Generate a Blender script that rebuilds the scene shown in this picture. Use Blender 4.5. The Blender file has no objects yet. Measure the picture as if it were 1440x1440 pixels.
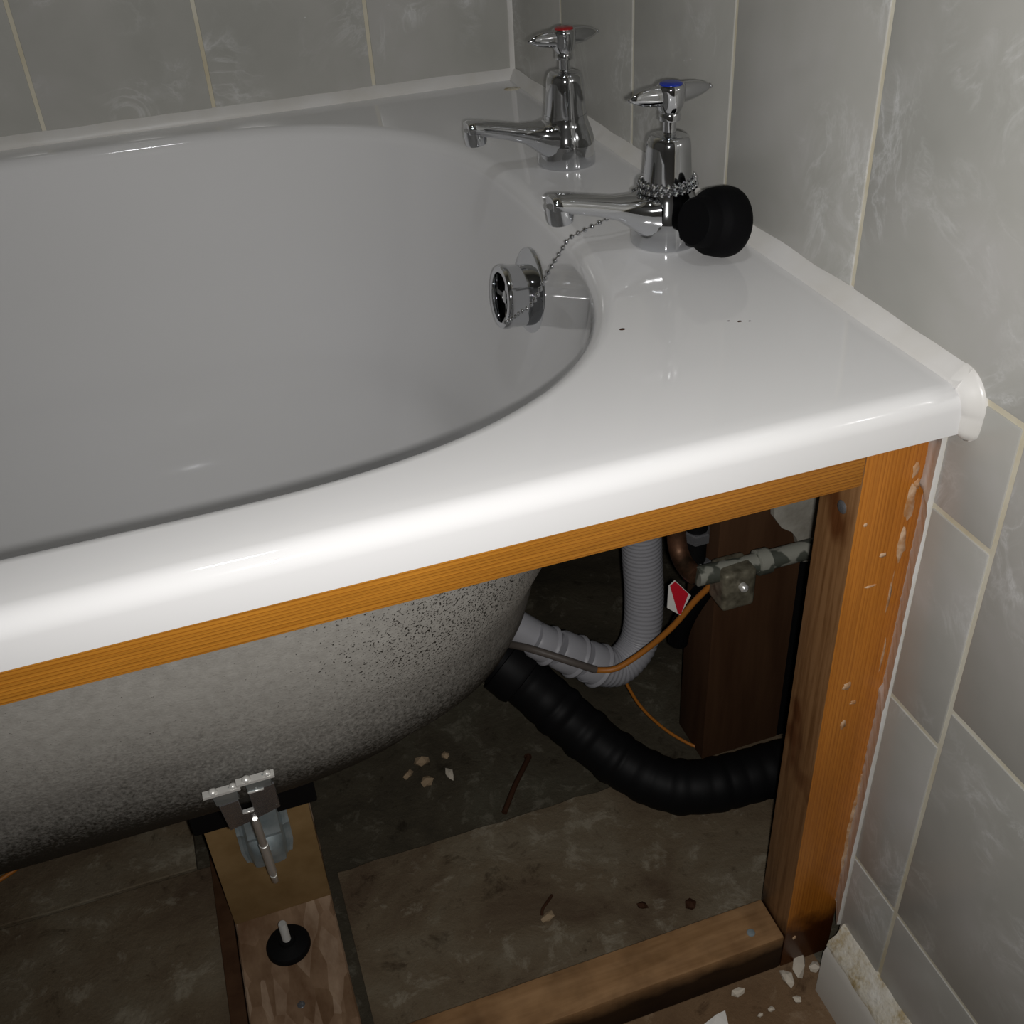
import bpy, bmesh, math, random
import numpy as np
from mathutils import Vector, Matrix, noise

random.seed(7)
scene = bpy.context.scene
COL = scene.collection

# ------------------------------------------------------------------ camera, world, light, exposure
RIM = 0.54                                     # height of the bath rim above the floor
R = ((0.94499, -0.32314, -0.05073), (-0.22747, -0.53776, -0.81183), (0.23505, 0.77871, -0.58169))
cam_data = bpy.data.cameras.new('camera')
cam = bpy.data.objects.new('camera', cam_data)
COL.objects.link(cam)
cm = Matrix(((R[0][0], -R[1][0], -R[2][0], -0.35218),
             (R[0][1], -R[1][1], -R[2][1], -0.36427),
             (R[0][2], -R[1][2], -R[2][2], 0.26501 + RIM),
             (0, 0, 0, 1)))
cam.matrix_world = cm
cam_data.sensor_width = 36
cam_data.lens = 36 * 1491.83 / 1440
cam_data.clip_start = 0.01
scene.camera = cam

world = bpy.data.worlds.new('world')
scene.world = world
world.use_nodes = True
world.node_tree.nodes['Background'].inputs[0].default_value = (0.55, 0.62, 0.7, 1)
world.node_tree.nodes['Background'].inputs[1].default_value = 0.02

scene.view_settings.view_transform = 'Standard'
scene.view_settings.look = 'None'
scene.view_settings.gamma = 1
scene.view_settings.use_curve_mapping = False
scene.view_settings.exposure = 0.0


def light(name, kind, loc, energy, color, target=None, **kw):
    d = bpy.data.lights.new(name, kind)
    d.energy = energy
    d.color = color
    for k, v in kw.items():
        setattr(d, k, v)
    o = bpy.data.objects.new(name, d)
    o.location = loc
    if target is not None:
        o.rotation_euler = (Vector(target) - Vector(loc)).to_track_quat('-Z', 'Y').to_euler()
    COL.objects.link(o)
    return o


# the phone's own torch, beside its lens
light('phone_torch', 'SPOT', (-0.342, -0.366, 0.797), 10.6, (1.0, 0.98, 0.955), (-0.10, 0.13, 0.56),
      spot_size=math.radians(150), spot_blend=1.0, shadow_soft_size=0.004)
# the room's weak ceiling lamp
light('ceiling_lamp', 'AREA', (-0.40, -0.35, 2.36), 2.0, (0.95, 0.97, 1.0), (-0.40, -0.35, 0), shape='DISK', size=0.16)

# ------------------------------------------------------------------ materials
MAT = {}


def new_mat(name, color=(0.8, 0.8, 0.8), rough=0.5, metal=0.0, spec=0.5, coat=0.0):
    m = bpy.data.materials.new(name)
    m.use_nodes = True
    b = m.node_tree.nodes['Principled BSDF']
    b.inputs['Base Color'].default_value = (*color, 1)
    b.inputs['Roughness'].default_value = rough
    b.inputs['Metallic'].default_value = metal
    b.inputs['Specular IOR Level'].default_value = spec
    b.inputs['Coat Weight'].default_value = coat
    MAT[name] = m
    return m, m.node_tree, b


class NT:
    """small helper to write node graphs briefly"""
    def __init__(s, tree):
        s.t = tree

    def n(s, kind, **kw):
        nd = s.t.nodes.new(kind)
        for k, v in kw.items():
            if k.startswith('i_'):
                key = k[2:]
                key = int(key) if key.isdigit() else key.replace('_', ' ')
                if isinstance(v, bpy.types.NodeSocket):
                    s.t.links.new(v, nd.inputs[key])
                else:
                    nd.inputs[key].default_value = v
            else:
                setattr(nd, k, v)
        return nd

    def link(s, a, b):
        s.t.links.new(a, b)

    def coord(s, scale=(1, 1, 1), kind='Object', rand=True):
        tc = s.n('ShaderNodeTexCoord')
        v = tc.outputs[kind]
        if rand:
            oi = s.n('ShaderNodeObjectInfo')
            mul = s.n('ShaderNodeVectorMath', operation='SCALE')
            cmb = s.n('ShaderNodeCombineXYZ')
            s.link(oi.outputs['Random'], cmb.inputs[0])
            s.link(oi.outputs['Random'], cmb.inputs[1])
            s.link(oi.outputs['Random'], cmb.inputs[2])
            s.link(cmb.outputs[0], mul.inputs[0])
            mul.inputs['Scale'].default_value = 7.3
            add = s.n('ShaderNodeVectorMath', operation='ADD')
            s.link(v, add.inputs[0])
            s.link(mul.outputs[0], add.inputs[1])
            v = add.outputs[0]
        mp = s.n('ShaderNodeMapping')
        s.link(v, mp.inputs[0])
        mp.inputs['Scale'].default_value = scale
        return mp.outputs[0]

    def noise(s, vec, scale, detail=4, rough=0.55, dist=0.0):
        nd = s.n('ShaderNodeTexNoise')
        s.link(vec, nd.inputs['Vector'])
        nd.inputs['Scale'].default_value = scale
        nd.inputs['Detail'].default_value = detail
        nd.inputs['Roughness'].default_value = rough
        nd.inputs['Distortion'].default_value = dist
        return nd.outputs['Fac']

    def ramp(s, fac, stops, interp='LINEAR'):
        nd = s.n('ShaderNodeValToRGB')
        cr = nd.color_ramp
        cr.interpolation = interp
        while len(cr.elements) < len(stops):
            cr.elements.new(0.5)
        for e, (p, c) in zip(cr.elements, stops):
            e.position = p
            e.color = (*c, 1) if len(c) == 3 else (c[0], c[0], c[0], 1)
        s.link(fac, nd.inputs[0])
        return nd.outputs[0]

    def mix(s, fac, a, b, mode='MIX'):
        nd = s.n('ShaderNodeMix', data_type='RGBA', blend_type=mode)
        for i, v in ((0, fac), (6, a), (7, b)):
            if isinstance(v, bpy.types.NodeSocket):
                s.link(v, nd.inputs[i])
            elif i == 0:
                nd.inputs[0].default_value = v
            else:
                nd.inputs[i].default_value = (*v, 1)
        return nd.outputs[2]

    def math(s, op, a, b=0.0):
        nd = s.n('ShaderNodeMath', operation=op)
        for i, v in ((0, a), (1, b)):
            if isinstance(v, bpy.types.NodeSocket):
                s.link(v, nd.inputs[i])
            else:
                nd.inputs[i].default_value = v
        return nd.outputs[0]

    def bump(s, h, bsdf, strength=0.2, dist=0.001):
        nd = s.n('ShaderNodeBump')
        nd.inputs['Strength'].default_value = strength
        nd.inputs['Distance'].default_value = dist
        s.link(h, nd.inputs['Height'])
        s.link(nd.outputs[0], bsdf.inputs['Normal'])


def mats():
    # bath enamel, with a few faint limescale runs
    m, t, b = new_mat('enamel', (0.78, 0.775, 0.775), 0.06, spec=0.5, coat=0.3)
    b.inputs['Coat Roughness'].default_value = 0.03
    g = NT(t)
    v = g.coord(rand=False)
    n = g.noise(v, 3.0, 3, 0.5)
    g.link(g.mix(0.35, g.ramp(n, [(0.3, (0.75, 0.745, 0.735)), (0.7, (0.80, 0.795, 0.80))]), (0.765, 0.77, 0.79)), b.inputs['Base Color'])
    # unglazed grey back of the bath, thinly sprayed so dark ground shows in speckles
    m, t, b = new_mat('shell_grey', (0.42, 0.41, 0.39), 0.55, spec=0.25)
    g = NT(t)
    v = g.coord(rand=False)
    fine = g.noise(v, 700, 2, 0.6)
    big = g.noise(v, 9, 3, 0.6)
    tc = g.n('ShaderNodeTexCoord')
    d = g.n('ShaderNodeVectorMath', operation='DISTANCE')
    g.link(tc.outputs['Object'], d.inputs[0])
    d.inputs[1].default_value = (-0.245, 0.10, 0.40)
    near = g.ramp(d.outputs['Value'], [(0.0, (1.0,)), (0.055, (0.75,)), (0.12, (0.0,))])
    lift = g.math('MULTIPLY', near, 0.17)
    lift2 = g.math('MULTIPLY', big, 0.06)
    s = g.math('ADD', g.math('ADD', fine, lift), lift2)
    sp = g.ramp(s, [(0.735, (0.0,)), (0.775, (1.0,))])
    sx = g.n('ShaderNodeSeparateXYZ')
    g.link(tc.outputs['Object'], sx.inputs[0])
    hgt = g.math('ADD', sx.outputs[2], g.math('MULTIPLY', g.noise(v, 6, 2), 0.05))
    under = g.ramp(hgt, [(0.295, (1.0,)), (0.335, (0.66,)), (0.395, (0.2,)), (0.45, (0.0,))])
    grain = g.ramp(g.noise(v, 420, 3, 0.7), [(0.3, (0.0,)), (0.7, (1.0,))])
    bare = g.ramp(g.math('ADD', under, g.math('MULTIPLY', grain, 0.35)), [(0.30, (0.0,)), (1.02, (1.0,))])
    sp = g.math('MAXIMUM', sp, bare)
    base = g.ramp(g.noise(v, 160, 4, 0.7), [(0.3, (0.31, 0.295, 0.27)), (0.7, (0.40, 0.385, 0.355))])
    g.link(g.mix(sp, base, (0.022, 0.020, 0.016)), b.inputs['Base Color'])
    g.bump(fine, b, 0.25, 0.0008)
    # glazed wall tile, grey with pale wispy veins
    m, t, b = new_mat('tile_glaze', (0.4, 0.4, 0.38), 0.22, spec=0.45)
    g = NT(t)
    v = g.coord((1, 1, 1))
    cloud = g.noise(v, 9, 4, 0.55, 0.3)
    base = g.ramp(cloud, [(0.3, (0.37, 0.37, 0.342)), (0.55, (0.43, 0.425, 0.398)), (0.75, (0.475, 0.465, 0.45))])
    vn = g.noise(v, 17, 7, 0.62, 1.6)
    vein = g.ramp(g.math('ABSOLUTE', g.math('SUBTRACT', vn, 0.5)), [(0.0, (1.0,)), (0.016, (0.45,)), (0.05, (0.0,))])
    mask = g.ramp(g.noise(v, 11, 3, 0.5, 0.5), [(0.5, (0.0,)), (0.66, (1.0,))])
    mist = g.ramp(g.noise(v, 26, 6, 0.7, 1.0), [(0.48, (0.0,)), (0.72, (1.0,))])
    fac = g.math('MULTIPLY', mask, g.math('ADD', g.math('MULTIPLY', vein, 0.6) , g.math('MULTIPLY', mist, 0.5)))
    g.link(g.mix(fac, base, (0.66, 0.665, 0.66)), b.inputs['Base Color'])
    # grout, yellowed cream
    m, t, b = new_mat('grout', (0.6, 0.56, 0.45), 0.8, spec=0.2)
    g = NT(t)
    v = g.coord(rand=False)
    n = g.noise(v, 14, 4, 0.6)
    g.link(g.ramp(n, [(0.35, (0.56, 0.50, 0.36)), (0.6, (0.66, 0.63, 0.53))]), b.inputs['Base Color'])
    g.bump(g.noise(v, 500, 3), b, 0.3, 0.0005)
    # sealant
    m, t, b = new_mat('silicone', (0.72, 0.71, 0.69), 0.28, spec=0.45)
    g = NT(t)
    v = g.coord(rand=False)
    g.link(g.ramp(g.noise(v, 20, 3), [(0.3, (0.66, 0.64, 0.60)), (0.65, (0.74, 0.73, 0.715))]), b.inputs['Base Color'])
    m, t, b = new_mat('old_sealant', (0.62, 0.58, 0.48), 0.6, spec=0.3)
    g = NT(t)
    v = g.coord(rand=False)
    g.link(g.ramp(g.noise(v, 60, 5, 0.7), [(0.36, (0.40, 0.31, 0.16)), (0.5, (0.62, 0.58, 0.48)), (0.7, (0.70, 0.68, 0.62))]), b.inputs['Base Color'])
    g.bump(g.noise(v, 220, 4), b, 0.6, 0.002)
    m, t, b = new_mat('chrome', (0.62, 0.63, 0.65), 0.06, 1.0)
    m, t, b = new_mat('dull_steel', (0.20, 0.20, 0.21), 0.35, 0.55)
    g = NT(t)
    g.link(g.ramp(g.noise(g.coord(), 300, 3), [(0.3, (0.16,) * 3), (0.7, (0.34,) * 3)]), b.inputs['Roughness'])
    m, t, b = new_mat('galvanised', (0.36, 0.41, 0.43), 0.36, 0.5)
    g = NT(t)
    g.link(g.ramp(g.noise(g.coord(), 90, 4), [(0.3, (0.27, 0.34, 0.37)), (0.7, (0.44, 0.50, 0.52))]), b.inputs['Base Color'])
    new_mat('bright_zinc', (0.80, 0.79, 0.76), 0.28, 0.5)
    new_mat('hole_black', (0.004, 0.004, 0.005), 0.6, spec=0.1)
    new_mat('index_red', (0.32, 0.012, 0.015), 0.2)
    new_mat('index_blue', (0.012, 0.03, 0.28), 0.2)
    new_mat('rubber', (0.0025, 0.0025, 0.003), 0.7, spec=0.08)
    m, t, b = new_mat('black_plastic', (0.005, 0.005, 0.0055), 0.55, spec=0.14)
    m, t, b = new_mat('pvc_grey', (0.34, 0.34, 0.365), 0.42, spec=0.35)
    # timbers
    for ax, nm in ((0, 'pine_along'), (2, 'pine_upright')):
        m, t, b = new_mat(nm, (0.5, 0.2, 0.05), 0.36, spec=0.45)
        g = NT(t)
        sc = [1.0, 1.0, 1.0]
        sc[ax] = 0.045
        v = g.coord(tuple(sc))
        n = g.noise(v, 60, 3, 0.5, 0.4)
        w = g.n('ShaderNodeTexWave', wave_type='BANDS', bands_direction='Z' if ax == 0 else 'X', wave_profile='SAW')
        g.link(v, w.inputs['Vector'])
        w.inputs['Scale'].default_value = 150 if ax == 0 else 120
        w.inputs['Distortion'].default_value = 5.0
        w.inputs['Detail'].default_value = 3
        w.inputs['Detail Scale'].default_value = 0.7
        lo = (0.52, 0.175, 0.018) if ax == 0 else (0.47, 0.16, 0.019)
        hi = (0.84, 0.36, 0.045) if ax == 0 else (0.60, 0.225, 0.030)
        md = (0.78, 0.325, 0.040) if ax == 0 else (0.56, 0.205, 0.026)
        grain = g.ramp(w.outputs['Fac'], [(0.0, hi), (0.6, md), (0.88, lo), (1.0, md)])
        sc2 = [1.0, 1.0, 1.0]
        sc2[ax] = 0.2
        tone = g.ramp(g.noise(g.coord(tuple(sc2)), 22, 4, 0.6), [(0.3, (0.72, 0.68, 0.62)), (0.7, (1.0, 1.0, 1.0))])
        colr = g.mix(1.0, grain, tone, 'MULTIPLY')
        fib = [1.0, 1.0, 1.0]
        fib[ax] = 0.02
        colr = g.mix(0.35, colr, g.ramp(g.noise(g.coord(tuple(fib)), 900, 2, 0.5), [(0.35, (0.55, 0.5, 0.45)), (0.6, (1, 1, 1))]), 'MULTIPLY')
        if ax == 2:   # foot of the post darkened, with a ragged upper edge
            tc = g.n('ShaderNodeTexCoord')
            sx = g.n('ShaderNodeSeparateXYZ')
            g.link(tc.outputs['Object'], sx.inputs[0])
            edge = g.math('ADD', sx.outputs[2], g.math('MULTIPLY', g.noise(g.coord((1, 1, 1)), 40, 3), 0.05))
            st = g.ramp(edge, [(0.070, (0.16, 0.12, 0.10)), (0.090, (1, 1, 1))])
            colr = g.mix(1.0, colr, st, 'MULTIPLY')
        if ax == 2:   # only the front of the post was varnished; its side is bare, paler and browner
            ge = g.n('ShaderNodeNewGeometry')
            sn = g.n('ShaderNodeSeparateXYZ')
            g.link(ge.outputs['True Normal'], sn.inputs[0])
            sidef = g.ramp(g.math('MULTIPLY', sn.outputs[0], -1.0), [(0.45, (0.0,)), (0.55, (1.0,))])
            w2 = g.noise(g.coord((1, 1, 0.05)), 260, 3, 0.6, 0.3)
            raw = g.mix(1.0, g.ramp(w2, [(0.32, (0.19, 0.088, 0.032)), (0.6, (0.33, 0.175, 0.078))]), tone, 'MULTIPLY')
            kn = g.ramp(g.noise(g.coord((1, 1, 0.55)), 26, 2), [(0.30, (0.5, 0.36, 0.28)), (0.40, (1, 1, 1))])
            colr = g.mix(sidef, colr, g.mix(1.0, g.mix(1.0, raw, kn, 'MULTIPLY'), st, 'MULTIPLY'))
        g.link(colr, b.inputs['Base Color'])
        g.bump(w.outputs['Fac'], b, 0.45 if ax == 0 else 0.12, 0.0012 if ax == 0 else 0.0006)
    m, t, b = new_mat('pine_raw', (0.32, 0.18, 0.08), 0.7, spec=0.2)
    g = NT(t)
    v = g.coord((0.08, 1, 1))
    n = g.noise(v, 120, 4, 0.6, 0.4)
    blot = g.noise(g.coord((1, 1, 1)), 18, 4, 0.6)
    g.link(g.mix(1.0, g.ramp(n, [(0.3, (0.24, 0.13, 0.055)), (0.7, (0.36, 0.21, 0.10))]),
                 g.ramp(blot, [(0.35, (0.62, 0.58, 0.55)), (0.6, (1, 1, 1))]), 'MULTIPLY'), b.inputs['Base Color'])
    # rail darkened to near black towards the bottom, with a wavering edge
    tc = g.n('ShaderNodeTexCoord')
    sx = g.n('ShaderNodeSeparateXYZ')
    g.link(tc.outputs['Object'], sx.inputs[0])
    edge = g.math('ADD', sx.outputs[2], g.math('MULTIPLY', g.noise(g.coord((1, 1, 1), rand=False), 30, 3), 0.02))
    raw_col = b.inputs['Base Color'].links[0].from_socket
    g.link(g.mix(1.0, raw_col, g.ramp(g.math('ADD', edge, 0.5), [(0.516, (0.10, 0.085, 0.07)), (0.531, (1, 1, 1))]), 'MULTIPLY'), b.inputs['Base Color'])
    m, t, b = new_mat('dark_wood', (0.055, 0.026, 0.012), 0.7, spec=0.2)
    g = NT(t)
    v = g.coord((1, 1, 0.1))
    g.link(g.ramp(g.noise(v, 60, 5, 0.6), [(0.3, (0.05, 0.022, 0.010)), (0.7, (0.085, 0.042, 0.02))]), b.inputs['Base Color'])
    m, t, b = new_mat('chipboard', (0.32, 0.21, 0.09), 0.6, spec=0.25)
    g = NT(t)
    v = g.coord()
    g.link(g.ramp(g.noise(v, 40, 5, 0.6), [(0.3, (0.19, 0.115, 0.045)), (0.7, (0.26, 0.168, 0.075))]), b.inputs['Base Color'])
    m, t, b = new_mat('worn_plank', (0.3, 0.2, 0.12), 0.8, spec=0.15)
    g = NT(t)
    v = g.coord((1, 0.5, 1))
    vo = g.n('ShaderNodeTexVoronoi')
    g.link(g.coord((1, 0.35, 1)), vo.inputs['Vector'])
    vo.inputs['Scale'].default_value = 95
    flake = g.ramp(vo.outputs['Color'], [(0.1, (0.23, 0.145, 0.085)), (0.5, (0.34, 0.23, 0.15)), (0.9, (0.42, 0.31, 0.22))])
    dirt = g.ramp(g.noise(v, 22, 5, 0.65), [(0.36, (0.5, 0.42, 0.36)), (0.6, (1, 1, 1))])
    g.link(g.mix(1.0, flake, dirt, 'MULTIPLY'), b.inputs['Base Color'])
    g.bump(vo.outputs['Distance'], b, 0.3, 0.001)
    # floors: dusty boards with damp patches, dried plaster and grit
    for nm, c0, c1, c2, c3 in (('dusty_board', (0.085, 0.055, 0.034), (0.145, 0.110, 0.070), (0.19, 0.160, 0.112), (0.31, 0.275, 0.21)),
                               ('dark_subfloor', (0.03, 0.026, 0.018), (0.062, 0.052, 0.035), (0.085, 0.078, 0.055), (0.17, 0.155, 0.12)),
                               ('hardboard', (0.12, 0.07, 0.036), (0.17, 0.105, 0.056), (0.21, 0.135, 0.078), (0.29, 0.21, 0.135))):
        m, t, b = new_mat(nm, c1, 0.75, spec=0.2)
        g = NT(t)
        v = g.coord()
        n1 = g.noise(v, 8, 6, 0.62, 0.6)
        n2 = g.noise(v, 38, 6, 0.7, 0.4)
        n3 = g.noise(v, 190, 4, 0.6)
        base = g.ramp(n1, [(0.32, c0), (0.5, c1), (0.68, c2)])
        spots = g.ramp(g.math('ADD', g.math('MULTIPLY', n2, 0.7), g.math('MULTIPLY', n1, 0.3)), [(0.545, (0.0,)), (0.62, (1.0,))])
        c = g.mix(g.math('MULTIPLY', spots, 0.55), base, c3)
        dk = g.ramp(n2, [(0.3, (0.35, 0.3, 0.26)), (0.42, (1, 1, 1))])
        c = g.mix(0.8, c, dk, 'MULTIPLY')
        g.link(c, b.inputs['Base Color'])
        g.bump(g.math('ADD', n2, g.math('MULTIPLY', n3, 0.4)), b, 0.5, 0.004)
    m, t, b = new_mat('plaster', (0.42, 0.40, 0.35), 0.85, spec=0.15)
    g = NT(t)
    v = g.coord(rand=False)
    g.link(g.ramp(g.noise(v, 30, 5, 0.6), [(0.3, (0.26, 0.24, 0.20)), (0.65, (0.44, 0.42, 0.37))]), b.inputs['Base Color'])
    g.bump(g.noise(v, 150, 4), b, 0.3, 0.002)
    m, t, b = new_mat('raw_wall', (0.09, 0.08, 0.06), 0.9, spec=0.1)
    g = NT(t)
    v = g.coord(rand=False)
    g.link(g.ramp(g.noise(v, 20, 5, 0.6), [(0.3, (0.05, 0.042, 0.03)), (0.7, (0.13, 0.115, 0.09))]), b.inputs['Base Color'])
    new_mat('room_paint', (0.5, 0.5, 0.5), 0.8, spec=0.2)
    new_mat('skirting_gloss', (0.62, 0.60, 0.55), 0.35, spec=0.4)
    new_mat('cable_orange', (0.42, 0.15, 0.022), 0.45, spec=0.35)
    new_mat('cable_dark', (0.10, 0.085, 0.075), 0.5, spec=0.3)
    m, t, b = new_mat('copper_old', (0.22, 0.10, 0.055), 0.5, 0.8)
    g = NT(t)
    g.link(g.ramp(g.noise(g.coord(), 60, 4), [(0.35, (0.06, 0.035, 0.02)), (0.65, (0.25, 0.12, 0.07))]), b.inputs['Base Color'])
    m, t, b = new_mat('pipe_painted', (0.22, 0.22, 0.18), 0.6)
    g = NT(t)
    g.link(g.ramp(g.noise(g.coord(), 75, 2, 0.4), [(0.47, (0.065, 0.07, 0.055)), (0.53, (0.27, 0.27, 0.23))]), b.inputs['Base Color'])
    m, t, b = new_mat('dull_brass', (0.17, 0.15, 0.10), 0.5, 0.3)
    g = NT(t)
    g.link(g.ramp(g.noise(g.coord(), 110, 4), [(0.35, (0.09, 0.08, 0.055)), (0.65, (0.24, 0.22, 0.16))]), b.inputs['Base Color'])
    new_mat('tag_white', (0.75, 0.74, 0.70), 0.4)
    new_mat('tag_red', (0.60, 0.014, 0.03), 0.4)
    new_mat('paper', (0.74, 0.72, 0.68), 0.7)
    new_mat('chip_white', (0.58, 0.52, 0.43), 0.85, spec=0.1)
    new_mat('chip_tan', (0.34, 0.25, 0.16), 0.85, spec=0.1)
    new_mat('rust', (0.05, 0.022, 0.012), 0.8, spec=0.1)
    m, t, b = new_mat('glue', (0.55, 0.36, 0.20), 0.45, spec=0.4)
    g = NT(t)
    g.link(g.ramp(g.noise(g.coord(), 140, 4), [(0.35, (0.40, 0.20, 0.08)), (0.65, (0.62, 0.45, 0.30))]), b.inputs['Base Color'])


mats()

# ------------------------------------------------------------------ mesh helpers


class MB:
    def __init__(s):
        s.v = []
        s.f = []

    def add(s, verts, faces):
        k = len(s.v)
        s.v += [tuple(v) for v in verts]
        s.f += [tuple(i + k for i in f) for f in faces]
        return s

    def box(s, x0, x1, y0, y1, z0, z1):
        return s.add([(x0, y0, z0), (x1, y0, z0), (x1, y1, z0), (x0, y1, z0), (x0, y0, z1), (x1, y0, z1), (x1, y1, z1), (x0, y1, z1)],
                     [(3, 2, 1, 0), (4, 5, 6, 7), (0, 1, 5, 4), (1, 2, 6, 5), (2, 3, 7, 6), (3, 0, 4, 7)])

    def tube(s, pts, rad, n=12, caps=True, sub=6):
        P = [Vector(p) for p in pts]
        rs = rad if isinstance(rad, (list, tuple)) else [rad] * len(P)
        Q, RR = [], []
        if sub > 1 and len(P) > 2:
            for i in range(len(P) - 1):
                p0, p1, p2, p3 = P[max(i - 1, 0)], P[i], P[i + 1], P[min(i + 2, len(P) - 1)]
                for k in range(sub):
                    t = k / sub
                    Q.append(0.5 * ((2 * p1) + (p2 - p0) * t + (2 * p0 - 5 * p1 + 4 * p2 - p3) * t * t + (3 * p1 - p0 - 3 * p2 + p3) * t ** 3))
                    RR.append(rs[i] + (rs[i + 1] - rs[i]) * t)
            Q.append(P[-1])
            RR.append(rs[-1])
        else:
            Q, RR = P, rs
        up = None
        rings = []
        for i, q in enumerate(Q):
            d = (Q[min(i + 1, len(Q) - 1)] - Q[max(i - 1, 0)]).normalized()
            if up is None:
                up = d.orthogonal().normalized()
            up = (up - d * up.dot(d)).normalized()
            sd = d.cross(up)
            rings.append([q + (up * math.cos(a) + sd * math.sin(a)) * RR[i] for a in [2 * math.pi * j / n for j in range(n)]])
        return s.loft(rings, caps)

    def loft(s, rings, caps=True, closed=True):
        n = len(rings[0])
        vs = [p for r in rings for p in r]
        fs = []
        for i in range(len(rings) - 1):
            for j in range(n if closed else n - 1):
                a, b = i * n + j, i * n + (j + 1) % n
                fs.append((a, b, b + n, a + n))
        if caps:
            fs.append(tuple(range(n - 1, -1, -1)))
            fs.append(tuple(range((len(rings) - 1) * n, len(rings) * n)))
        return s.add(vs, fs)

    def lathe(s, prof, n=32, M=None, caps=True):
        M = M or Matrix.Identity(4)
        rings = [[M @ Vector((r * math.cos(2 * math.pi * j / n), r * math.sin(2 * math.pi * j / n), z)) for j in range(n)] for r, z in prof]
        return s.loft(rings, caps)

    def ball(s, c, r, n=8, m=6, sc=(1, 1, 1)):
        c = Vector(c)
        vs = [c + Vector((0, 0, r * sc[2]))]
        for i in range(1, m):
            a = math.pi * i / m
            for j in range(n):
                b = 2 * math.pi * j / n
                vs.append(c + Vector((r * sc[0] * math.sin(a) * math.cos(b), r * sc[1] * math.sin(a) * math.sin(b), r * sc[2] * math.cos(a))))
        vs.append(c - Vector((0, 0, r * sc[2])))
        fs = [(0, 1 + j, 1 + (j + 1) % n) for j in range(n)]
        for i in range(m - 2):
            for j in range(n):
                a, b = 1 + i * n + j, 1 + i * n + (j + 1) % n
                fs.append((a, a + n, b + n, b))
        L = len(vs) - 1
        k = 1 + (m - 2) * n
        fs += [(k + j, L, k + (j + 1) % n) for j in range(n)]
        return s.add(vs, fs)

    def slab(s, poly, nrm, th):
        """flat polygon (list of 3-D points) thickened along nrm"""
        nv = Vector(nrm).normalized() * th
        n = len(poly)
        vs = [Vector(p) for p in poly] + [Vector(p) + nv for p in poly]
        fs = [tuple(range(n - 1, -1, -1)), tuple(range(n, 2 * n))]
        fs += [(i, (i + 1) % n, n + (i + 1) % n, n + i) for i in range(n)]
        return s.add(vs, fs)


def obj(name, mb, mat, parent=None, bevel=0.0, smooth=True, seg=2, origin=(0, 0, 0), angle=38):
    o3 = Vector(origin)
    me = bpy.data.meshes.new(name)
    me.from_pydata([tuple(Vector(v) - o3) for v in mb.v], [], mb.f)
    bm = bmesh.new()
    bm.from_mesh(me)
    bmesh.ops.recalc_face_normals(bm, faces=bm.faces)
    if bevel:
        bmesh.ops.bevel(bm, geom=list(bm.edges), offset=bevel, segments=seg, affect='EDGES', profile=0.6)
    bm.to_mesh(me)
    bm.free()
    if smooth:
        me.polygons.foreach_set('use_smooth', [True] * len(me.polygons))
        me.set_sharp_from_angle(angle=math.radians(angle))
    me.materials.append(MAT[mat] if isinstance(mat, str) else mat)
    o = bpy.data.objects.new(name, me)
    o.location = o3
    COL.objects.link(o)
    if parent is not None:
        o.parent = parent
        o.matrix_parent_inverse = parent_inv(parent)
    return o


def world_of(o):
    m = Matrix.Translation(o.location) @ o.rotation_euler.to_matrix().to_4x4()
    return m if o.parent is None else world_of(o.parent) @ o.matrix_parent_inverse @ m


def parent_inv(p):
    return world_of(p).inverted()


def thing(name, label, cat, loc=(0, 0, 0), group=None):
    o = bpy.data.objects.new(name, None)
    o.empty_display_size = 0.03
    o.location = loc
    COL.objects.link(o)
    return tag(o, label, cat, group)


def tag(o, label, cat, group=None):
    o['label'] = label
    o['category'] = cat
    if group:
        o['group'] = group
    return o


def structure(o):
    o['kind'] = 'structure'
    return o


def copy_tree(o, parent=None):
    c = o.copy()
    COL.objects.link(c)
    if parent is not None:
        c.parent = parent
    for ch in list(o.children):
        copy_tree(ch, c)
    return c


def nz(*a):
    return noise.noise(Vector(a))


# ------------------------------------------------------------------ room shell
T = 0.007                 # tile thickness: tile faces stand at x = 0 and y = 0.70
G = 0.0018                # half a grout joint
wb = MB()
wb.box(0.0010, 0.20, -1.30, 0.72, RIM - 0.035, 2.40)        # above the bath
wb.box(0.0010, 0.20, -1.30, 0.0135, -0.02, RIM - 0.035)     # beside the bath front, down to the floor
wall_right = structure(obj('wall_right', wb, 'grout', smooth=False))
wb = MB().box(-1.74, 0.0010, 0.7010, 0.78, RIM - 0.03, 2.40)
wall_back = structure(obj('wall_back', wb, 'grout', smooth=False))
# bare masonry in the cavity under the bath
structure(obj('wall_right_cavity', MB().box(0.13, 0.20, 0.0135, 0.72, -0.03, RIM - 0.035), 'raw_wall', smooth=False))
structure(obj('wall_back_cavity', MB().box(-1.74, 0.13, 0.706, 0.78, -0.03, RIM - 0.03), 'raw_wall', smooth=False))
structure(obj('wall_left', MB().box(-1.80, -1.74, -1.30, 0.78, -0.03, 2.40), 'room_paint', smooth=False))
structure(obj('wall_front', MB().box(-1.80, 0.20, -1.36, -1.30, -0.03, 2.40), 'room_paint', smooth=False))
structure(obj('ceiling', MB().box(-1.80, 0.20, -1.36, 0.78, 2.40, 2.46), 'room_paint', smooth=False))


def tile_right(y0, y1, z0, z1):
    cy, cz, hy, hz = (y0 + y1) / 2, (z0 + z1) / 2, (y1 - y0) / 2 - G, (z1 - z0) / 2 - G
    o = obj('tile', MB().box(0, T, cy - hy, cy + hy, cz - hz, cz + hz), 'tile_glaze', wall_right, 0.0010, origin=(0, cy, cz))
    return o


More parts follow.
